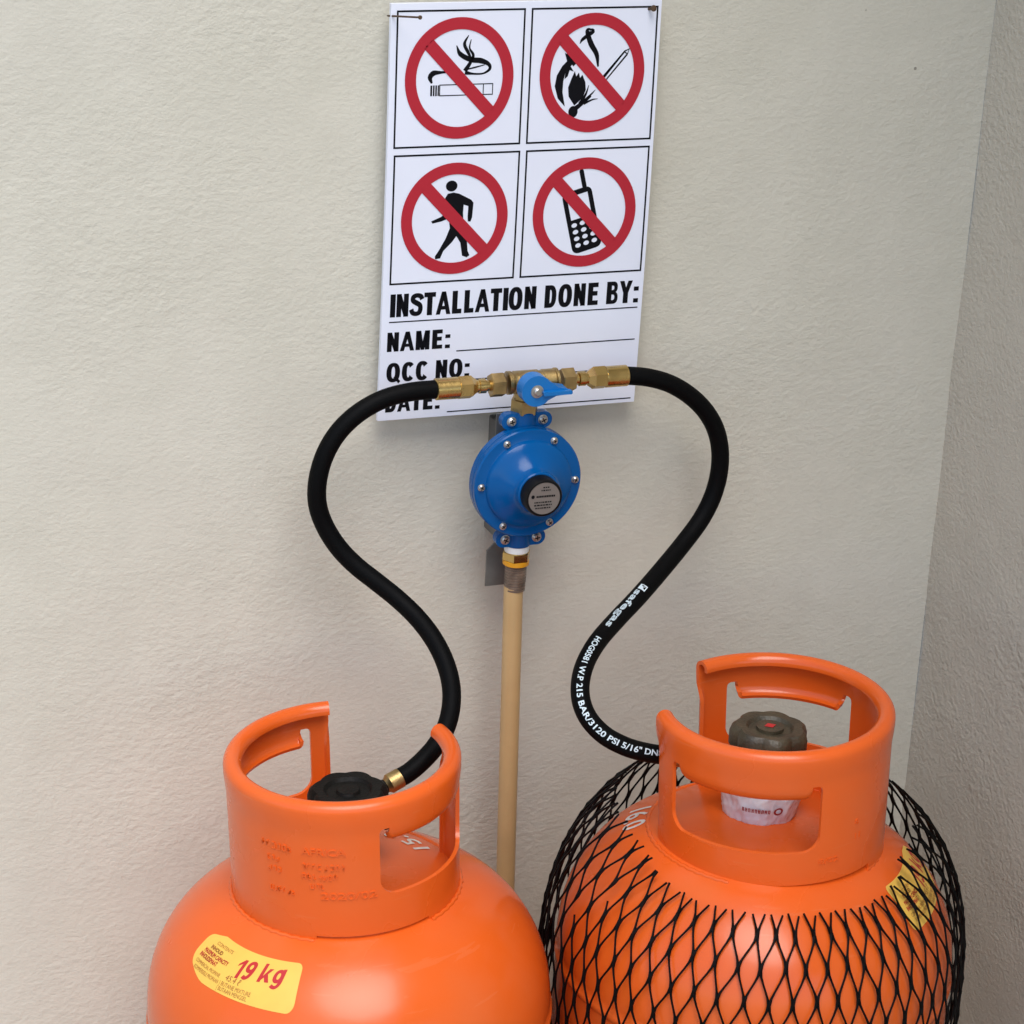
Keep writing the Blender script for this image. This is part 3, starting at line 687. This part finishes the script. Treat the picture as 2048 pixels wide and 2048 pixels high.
def wheel(z0, z1, r, n=7, depth=.12):
    V, F = [], []; S = 112; prof = [(.80, z0), (.93, z0 + .001), (1.0, z0 + .004), (1.0, z1 - .006), (.95, z1 - .002), (.86, z1), (.60, z1 - .0006), (.52, z1 - .003), (.30, z1 - .003), (.26, z1 - .001), (.12, z1 - .001)]
    for k, z in prof:
        for i in range(S):
            a = 2 * PI * i / S; c = .5 + .5 * math.cos(n * a); lob = 1 - depth * (1 - c ** .55) * min(1, max(0, (k - .5) * 2.2)); V.append(Vector((r * k * lob * math.cos(a), r * k * lob * math.sin(a), z)))
    for j in range(len(prof) - 1):
        for i in range(S): q = (i + 1) % S; F.append((j * S + i, j * S + q, (j + 1) * S + q, (j + 1) * S + i))
    F.append(tuple(range(S))[::-1]); F.append(tuple((len(prof) - 1) * S + i for i in range(S)))
    return V, F

def cylinder(label, loc, lean, R, Rc, gap, wins, notch, foot=0, skew=0):
    c = thing('gas_cylinder', label, 'gas cylinder', loc, 'orange gas cylinders against the wall'); c.rotation_euler = lean
    obj('body', lathe(body_profile(R, foot), 128), 'orange_paint', c, 60)
    col = sheet('collar', collar(Rc, gap, wins, notch, dome(Rc, R) - (.0075 if skew else .0035)), 'orange_paint', c, .0028)
    if skew: col.matrix_local = Matrix.Translation((0, 0, .70)) @ Matrix.Rotation(R_(skew), 4, 'Y') @ Matrix.Translation((0, 0, -.70))
    # weld fillet where the collar meets the shoulder, broken at the drain notch
    a0, a1 = notch[1] + 1, notch[0] + 359; pts = []; rads = []
    for i in range(181):
        a = R_(a0 + (a1 - a0) * i / 180); r = Rc * .985 + .0008 + .0004 * math.sin(i * 1.9); pts.append(Vector((r * math.cos(a), r * math.sin(a), dome(r, R) - .0004))); rads.append(.0016 + .0003 * noise.noise(Vector((i * .35, R * 50, 0))))
    obj('weld_bead', tube(pts, rads, 8), 'orange_paint', c, 60)
    return c, col

LEAN = R_(-3.2)
left, lcol = cylinder('orange gas cylinder with a bare shoulder and an uncovered yellow sticker', (-.1250, -.19, .002), (0, LEAN, 0), .1425, .0800, (10, 80), [(-90, -17, .7255, .6750), (90, 167, .7255, .6750)], (-122, -62))
right_, rcol = cylinder('orange gas cylinder wrapped in black mesh netting beside the side wall', (.1325, -.24, .024), (0, R_(.3), 0), .1435, .0838, (105, 170), [(-171, -92, .7205, .6700), (19, 88, .7225, .6750)], (-132, -58), -.024, -3.0)

# valves
def valve(parent, dx, dy, zt, mt, seal):
    v = obj('valve', move(lathe([(.017, .655), (.017, .664), (.013, .668), (.013, zt - .028), (.010, zt - .026), (.010, zt - .018)], 32), (dx, dy, 0)), 'brass_dull', parent)
    obj('handwheel', move(wheel(zt - .019, zt, .0285), (dx, dy, 0)), mt, v)
    obj('outlet', move(xf(lathe([(.0105, .0), (.0105, .024), (.0115, .0245), (.0115, .030)], 6 if 0 else 28), Matrix.Rotation(R_(0), 4, 'Z') @ (Matrix.Rotation(PI / 2, 4, 'Y') if dx >= 0 and not seal else Matrix.Rotation(-PI / 2, 4, 'Y'))), (dx, dy, .690)), 'black_plastic', v)
    return v
vl = valve(left, .004, .002, .7150, 'handwheel', False)
vr = valve(right_, .002, .010, .7215, 'handwheel_worn', True)
g = fill2d([[(0, .0042), (.0036, 0), (0, -.0042), (-.0036, 0)]]); flat('red_mark', move(([Vector((p.x * 1.3, p.y * .9, 0)) for p in g[0]], g[1]), (.002, .010, .7216)), 'sticker_red', vr)
obj('cap_disc', move(lathe([(.0098, .7180), (.0098, .7212), (.0, .7212)], 24), (.002, .010, 0)), 'handwheel_worn', vr)
# crinkled shrink seal round the right-hand valve
sv, sf = [], []; S = 96
base_ = [(.0200, .6385), (.0235, .6400), (.0258, .6440), (.0278, .6520), (.0298, .6620), (.0308, .6690), (.0285, .6715), (.0200, .6720)]
S = 150; prof = []
for (r0_, z0_), (r1_, z1_) in zip(base_, base_[1:]):
    for k in range(4): prof.append((r0_ + (r1_ - r0_) * k / 4, z0_ + (z1_ - z0_) * k / 4))
prof.append(base_[-1])
for j, (r, z) in enumerate(prof):
    for i in range(S):
        a = 2 * PI * i / S; c_, s_ = math.cos(a), math.sin(a)
        q = 1 + .05 * noise.noise(Vector((c_ * 2.5, s_ * 2.5, z * 90))) + .055 * abs(noise.noise(Vector((c_ * 7, s_ * 7, z * 260)))) - .035 * abs(noise.noise(Vector((c_ * 13, s_ * 13, z * 120 + 4))))
        sv.append(Vector((r * q * c_, r * q * s_ + .010, z + .012 + .004 * noise.noise(Vector((c_ * 2, s_ * 2, 5 + z * 40))))))
for j in range(len(prof) - 1):
    for i in range(S): q = (i + 1) % S; sf.append((j * S + i, j * S + q, (j + 1) * S + q, (j + 1) * S + i))
obj('seal_sleeve', (sv, sf), 'seal_film', vr, 60)
def on_seal(x, y):
    a = R_(-108) + x / .0285; r = .0272 + y * .25 + .0032; return Vector((r * math.cos(a), r * math.sin(a) + .010, .6685 + y))
gs = []
x = -.017
for k in range(9):
    for sgx in (0, .0009):
        gs.append(([on_seal(x + sgx, -.0018), on_seal(x + sgx + .0006, -.0018), on_seal(x + sgx + .0006, .0016), on_seal(x + sgx, .0016)], [(0, 1, 2, 3)]))
    if k % 2: gs.append(([on_seal(x, -.0003), on_seal(x + .0015, -.0003), on_seal(x + .0015, .0004), on_seal(x, .0004)], [(0, 1, 2, 3)]))
    else: gs.append(([on_seal(x, .001), on_seal(x + .0015, .001), on_seal(x + .0015, .0016), on_seal(x, .0016)], [(0, 1, 2, 3)]))
    x += .0022
V, F = [], []
for i in range(24):
    a = 2 * PI * i / 24; V += [on_seal(.0078 + .0033 * math.cos(a), .0033 * math.sin(a)), on_seal(.0078 + .0019 * math.cos(a), .0019 * math.sin(a))]
for i in range(24): k = (i + 1) % 24; F.append((2 * i, 2 * k, 2 * k + 1, 2 * i + 1))
flat('seal_print', join((V, F), *gs), 'seal_red', vr)

# yellow weight stickers
def weight_mark(h_):
    """19 kg in heavy slanted strokes, cap height h_"""
    t = .19; L_ = []
    L_.append(stroke([(.42, -.0), (.42, .5), (.42, 1.0)], [t, t, t], 3)); L_.append([(.34, 1.0), (.10, .74), (.10, .60), (.40, .82)])
    def ringstroke(cx, cy, rx, ry): return [sup(cx, cy, rx + t / 2, ry + t / 2, n=28, e=2.2), sup(cx, cy, rx - t / 2, ry - t / 2, n=28, e=2.2)]
    gs = [fill2d([q]) for q in L_]
    gs.append(fill2d(ringstroke(.93, .68, .19, .23))); gs.append(fill2d([stroke([(1.12, .70), (1.11, .42), (1.03, .18), (.88, .08), (.72, .16)], [t, t, t, t * .95, t], 5)]))
    k0 = 1.62
    gs.append(fill2d([rect(k0, 0, k0 + t, 1.0)])); gs.append(fill2d([[(k0 + t, .30), (k0 + t, .10), (k0 + .62, .72), (k0 + .40, .72)]])); gs.append(fill2d([[(k0 + .22, .38), (k0 + .38, .50), (k0 + .66, 0), (k0 + .44, 0)]]))
    gs.append(fill2d(ringstroke(2.68, .36, .19, .27))); gs.append(fill2d([stroke([(2.90, .74), (2.90, .3), (2.88, -.02), (2.76, -.20), (2.60, -.20), (2.47, -.12)], [t, t, t, t * .9, t * .85, t * .9], 5)]))
    v, f = join(*gs); return [Vector(((p.x + p.y * .22 - .1) * h_, p.y * h_, 0)) for p in v], f
def sticker(parent, R, az0, az1, ri, ro, flip):
    rref = (ri + ro) / 2; wdt = R_(az1 - az0) * rref; ht = ro - ri
    def hi(x):
        t = x / wdt; rc = .004; e = min(x, wdt - x); y = ht - .0010 * math.sin(PI * t)
        if e < rc: y -= rc * (1 - math.sqrt(max(0, 1 - (1 - e / rc) ** 2)))
        return y - (.0050 * max(0, 1 - x / .016) if not flip else .004 * max(0, 1 - (wdt - x) / .016))
    def lo(x):
        rc = .005; e = min(x, wdt - x); y = 0.0
        if e < rc: y += rc * (1 - math.sqrt(max(0, 1 - (1 - e / rc) ** 2)))
        return y + (.0060 * max(0, 1 - x / .022) ** 1.5 if not flip else .006 * max(0, 1 - (wdt - x) / .022))
    st = obj('sticker', on_dome(grid_fill((0, wdt, lo, hi), 40, 8), R, az0, ro, rref, .0004), 'sticker_yellow', parent, 60)
    def put(s, x, y, h_, w_, mt, b=.01, sh=0, nm='sticker_lettering'):
        g = text_geo(s, h_, w_, 0, sh); g = heavy(g, b) if b else g; flat(nm, on_dome(([Vector((p.x + x, p.y + y, 0)) for p in g[0]], g[1]), R, az0, ro, rref, .0006), mt, st)
    g = weight_mark(.0100)
    flat('weight_figure', on_dome(([Vector((p.x * 1.30 + .0405 - p.y * .1, p.y * 1.05 + .0085 + p.x * .16, 0)) for p in g[0]], g[1]), R, az0, ro, rref, .0006), 'sticker_red', st)
    put('CONTENTS', .0130, .0190 if not flip else .018, .0022, .0185, 'sticker_brown', 0)
    put('INHOUD', .0105, .0155, .0022, .0135, 'sticker_brown', .00012)
    put('MAXIMUM CAPACITY', .0070, .0122, .0024, .0265, 'sticker_red', .0001)
    put('INHOUDSMAAT', .0058, .0092, .0024, .0195, 'sticker_red', .0001)
    put('45.4 \u2113', .0375, .0062, .0030, .0125, 'sticker_brown', .0, .2)
    put('COMMERCIAL PROPANE', .0060, .0058, .0019, .0265, 'sticker_brown', 0); put('KOMMERSIELE PROPAAN', .0080, .0030, .0019, .0255, 'sticker_brown', 0)
    put('| BUTANE MIXTURE', .0350, .0032, .0021, .0250, 'sticker_brown', .0); put('| BUTAAN MENGSEL', .0345, .0004 + .0005, .0019, .0240, 'sticker_brown', .0)
    return st
sticker(left, .1425, -171.5, -124.5, .0965, .1230, False)
sticker(right_, .1435, -58, -15, .0990, .1265, True)
def stencil(s, parent, R, az, r_out, h_, w_):
    g = heavy(text_geo(s, h_, w_), .0004); flat('stencil_number', on_dome(g, R, az, r_out, r_out - h_ / 2, .0005), 'stencil_white', parent)
stencil('15.2', left, .1425, 12, .0680, .0130, .036)
stencil('16.0', right_, .1435, 137, .1005, .0160, .031)
# embossed maker's text on the collars
em = []
def emboss(s, az, z, h_, w_): em.append(on_collar(text_geo(s, h_, w_, .0, 0, .0006), .0800, az, z, .0002))
def worn(az, z, h_, w_):
    """stamped characters painted over until they no longer read: short upright and level strokes"""
    x = 0; gs = []; rg = random.Random(int(az * 7 + z * 9000))
    while x < w_ - h_ * .5:
        cw = h_ * rg.uniform(.5, .75); t = h_ * .17
        for k in range(rg.choice((1, 2))): x0 = x + rg.choice((0, cw - t)); gs.append(fill2d([rect(x0, h_ * rg.uniform(0, .3), x0 + t, h_ * rg.uniform(.7, 1))], extrude=.0006))
        for k in range(rg.choice((1, 2))): y0 = h_ * rg.choice((0, .42, .83)); gs.append(fill2d([rect(x + t * 1.05, y0, x + cw - t * 1.05, y0 + t)], extrude=.0006))
        x += cw + h_ * .25
    em.append(on_collar(join(*gs), .0800, az, z, .0002))
emboss('AFRICA', -128, .7085, .0052, .0300); worn(-150, .7080, .0050, .024)
worn(-147, .6985, .0042, .012); worn(-128, .6975, .0042, .030)
worn(-147, .6905, .0042, .012); worn(-128, .6900, .0042, .024)
worn(-124, .6830, .0040, .010)
worn(-146, .6760, .0040, .020); emboss('2020/02', -119, .6755, .0052, .0380)
obj('embossed_text', join(*em), 'orange_paint', lcol, 30)
em = []
emboss2 = lambda s, az, z, h_, w_: em.append(on_collar(text_geo(s, h_, w_, .0, 0, .0005), .0838, az, z, .0001))
emboss2('8', -72, .683, .0045, .0040); emboss2('11', -71, .672, .0042, .0045); emboss2('8/02', -92, .6595, .0042, .016)
obj('embossed_text', join(*em), 'orange_paint', rcol, 30)

# ---------------------------------------------------------------- netting on the right-hand cylinder
RN = .1435; NC = 56; HS = .0232
def net_curve(az):
    d = R_(az + 105); q = min(max(((1 - math.cos(d)) / 2 - .10) / .38, 0), 1); w = q * q * (3 - 2 * q)
    off = .0025 + .0105 * (1 - math.exp(-((1 - math.cos(d)) * 1.6))) * (1 + .25 * math.sin(R_(az) * 3 + 1))
    pts = []; z = .10
    while z < ZS: pts.append((RN + off * min(1, .4 + (z - .1) / .3), z)); z += .01
    r0 = RN + off; out = []
    uc = .67 + .31 * w
    for k in range(0, 41):
        u = k / 40; ph_ = R_(78) * u; rD = RN * math.cos(ph_) ** (2 / DN) + .0022 * math.cos(ph_) + off * (1 - u) * .5; zD = ZS + DH * math.sin(ph_) ** (2 / DN) + .0022 * math.sin(ph_) + .0004
        bx = (1 - u) ** 2 * r0 + 2 * u * (1 - u) * .152 + u * u * .102; bz = (1 - u) ** 2 * ZS + 2 * u * (1 - u) * .630 + u * u * .668
        pts.append((rD + (bx - rD) * w, zD + (bz - zD) * w))
        if u > uc + .25: break
    # arc-length table and length to the cut edge
    s = [0]; cut = None
    for a, b in zip(pts, pts[1:]): s.append(s[-1] + math.hypot(b[0] - a[0], b[1] - a[1]))
    i_cut = min(len(pts) - 2, int((ZS - .1) / .01) + int(uc * 40)); cut = s[i_cut]
    return pts, s, cut
TAB = [net_curve(-180 + k) for k in range(361)]
def net_point(az, sl_):
    az = (az + 180) % 360 - 180; f = az + 180; i = int(f) % 360; t = f - int(f)
    def ev(tb):
        pts, s, cut = tb
        lo_, hi_ = 0, len(s) - 1
        while hi_ - lo_ > 1:
            m_ = (lo_ + hi_) // 2
            if s[m_] <= sl_: lo_ = m_
            else: hi_ = m_
        q = (sl_ - s[lo_]) / (s[hi_] - s[lo_]); return pts[lo_][0] + (pts[hi_][0] - pts[lo_][0]) * q, pts[lo_][1] + (pts[hi_][1] - pts[lo_][1]) * q
    a = ev(TAB[i]); b = ev(TAB[i + 1]); r = a[0] + (b[0] - a[0]) * t; z = a[1] + (b[1] - a[1]) * t
    return Vector((r * math.cos(R_(az)), r * math.sin(R_(az)), z))
def cut_len(az): az = (az + 180) % 360; return TAB[int(az)][2]
jit = {}
def joint(i, j):
    i %= 2 * NC
    if (i, j) not in jit: jit[(i, j)] = (random.gauss(0, .3), random.gauss(0, .0008))
    ja, js = jit[(i, j)]; skew = 1.8 * math.sin(j * .35 + i * .06) + .7 * math.sin(i * .23 + j * .1)
    return (180 / NC) * i + ja + skew, j * HS + js
geos = []
rng = random.Random(3)
for j in range(0, 30):
    for i in range(2 * NC):
        if (i + j) % 2: continue
        for dlt in (-1, 1):
            a0, s0 = joint(i, j); a1, s1 = joint(i + dlt, j + 1)
            da = (a1 - a0 + 180) % 360 - 180
            cl = cut_len(a0 + da / 2)
            if s0 > cl - .003: continue
            tmax = 1.0
            if s1 > cl: tmax = max(.35, min(1, (cl - s0) / (s1 - s0))) * rng.uniform(.85, 1.0)
            if rng.random() < .004: tmax = min(tmax, .45)
            path = []; rad_ = []
            NS = 5
            for k in range(NS + 1):
                t = tmax * k / NS; e = t * t * (3 - 2 * t); e = .45 * t + .55 * e; path.append(net_point(a0 + da * e, s0 + (s1 - s0) * t))
                rad_.append(.00078 + .00075 * max(0, 1 - t / .25) + .00075 * max(0, 1 - (1 - t) / .25))
            geos.append(tube(path, rad_, 5))
net = obj('protective_net', join(*geos), 'net_black', None, 60)
net.location = right_.location; net.rotation_euler = right_.rotation_euler
tag(net, 'black plastic mesh sleeve stretched over the cylinder beside the side wall', 'netting')
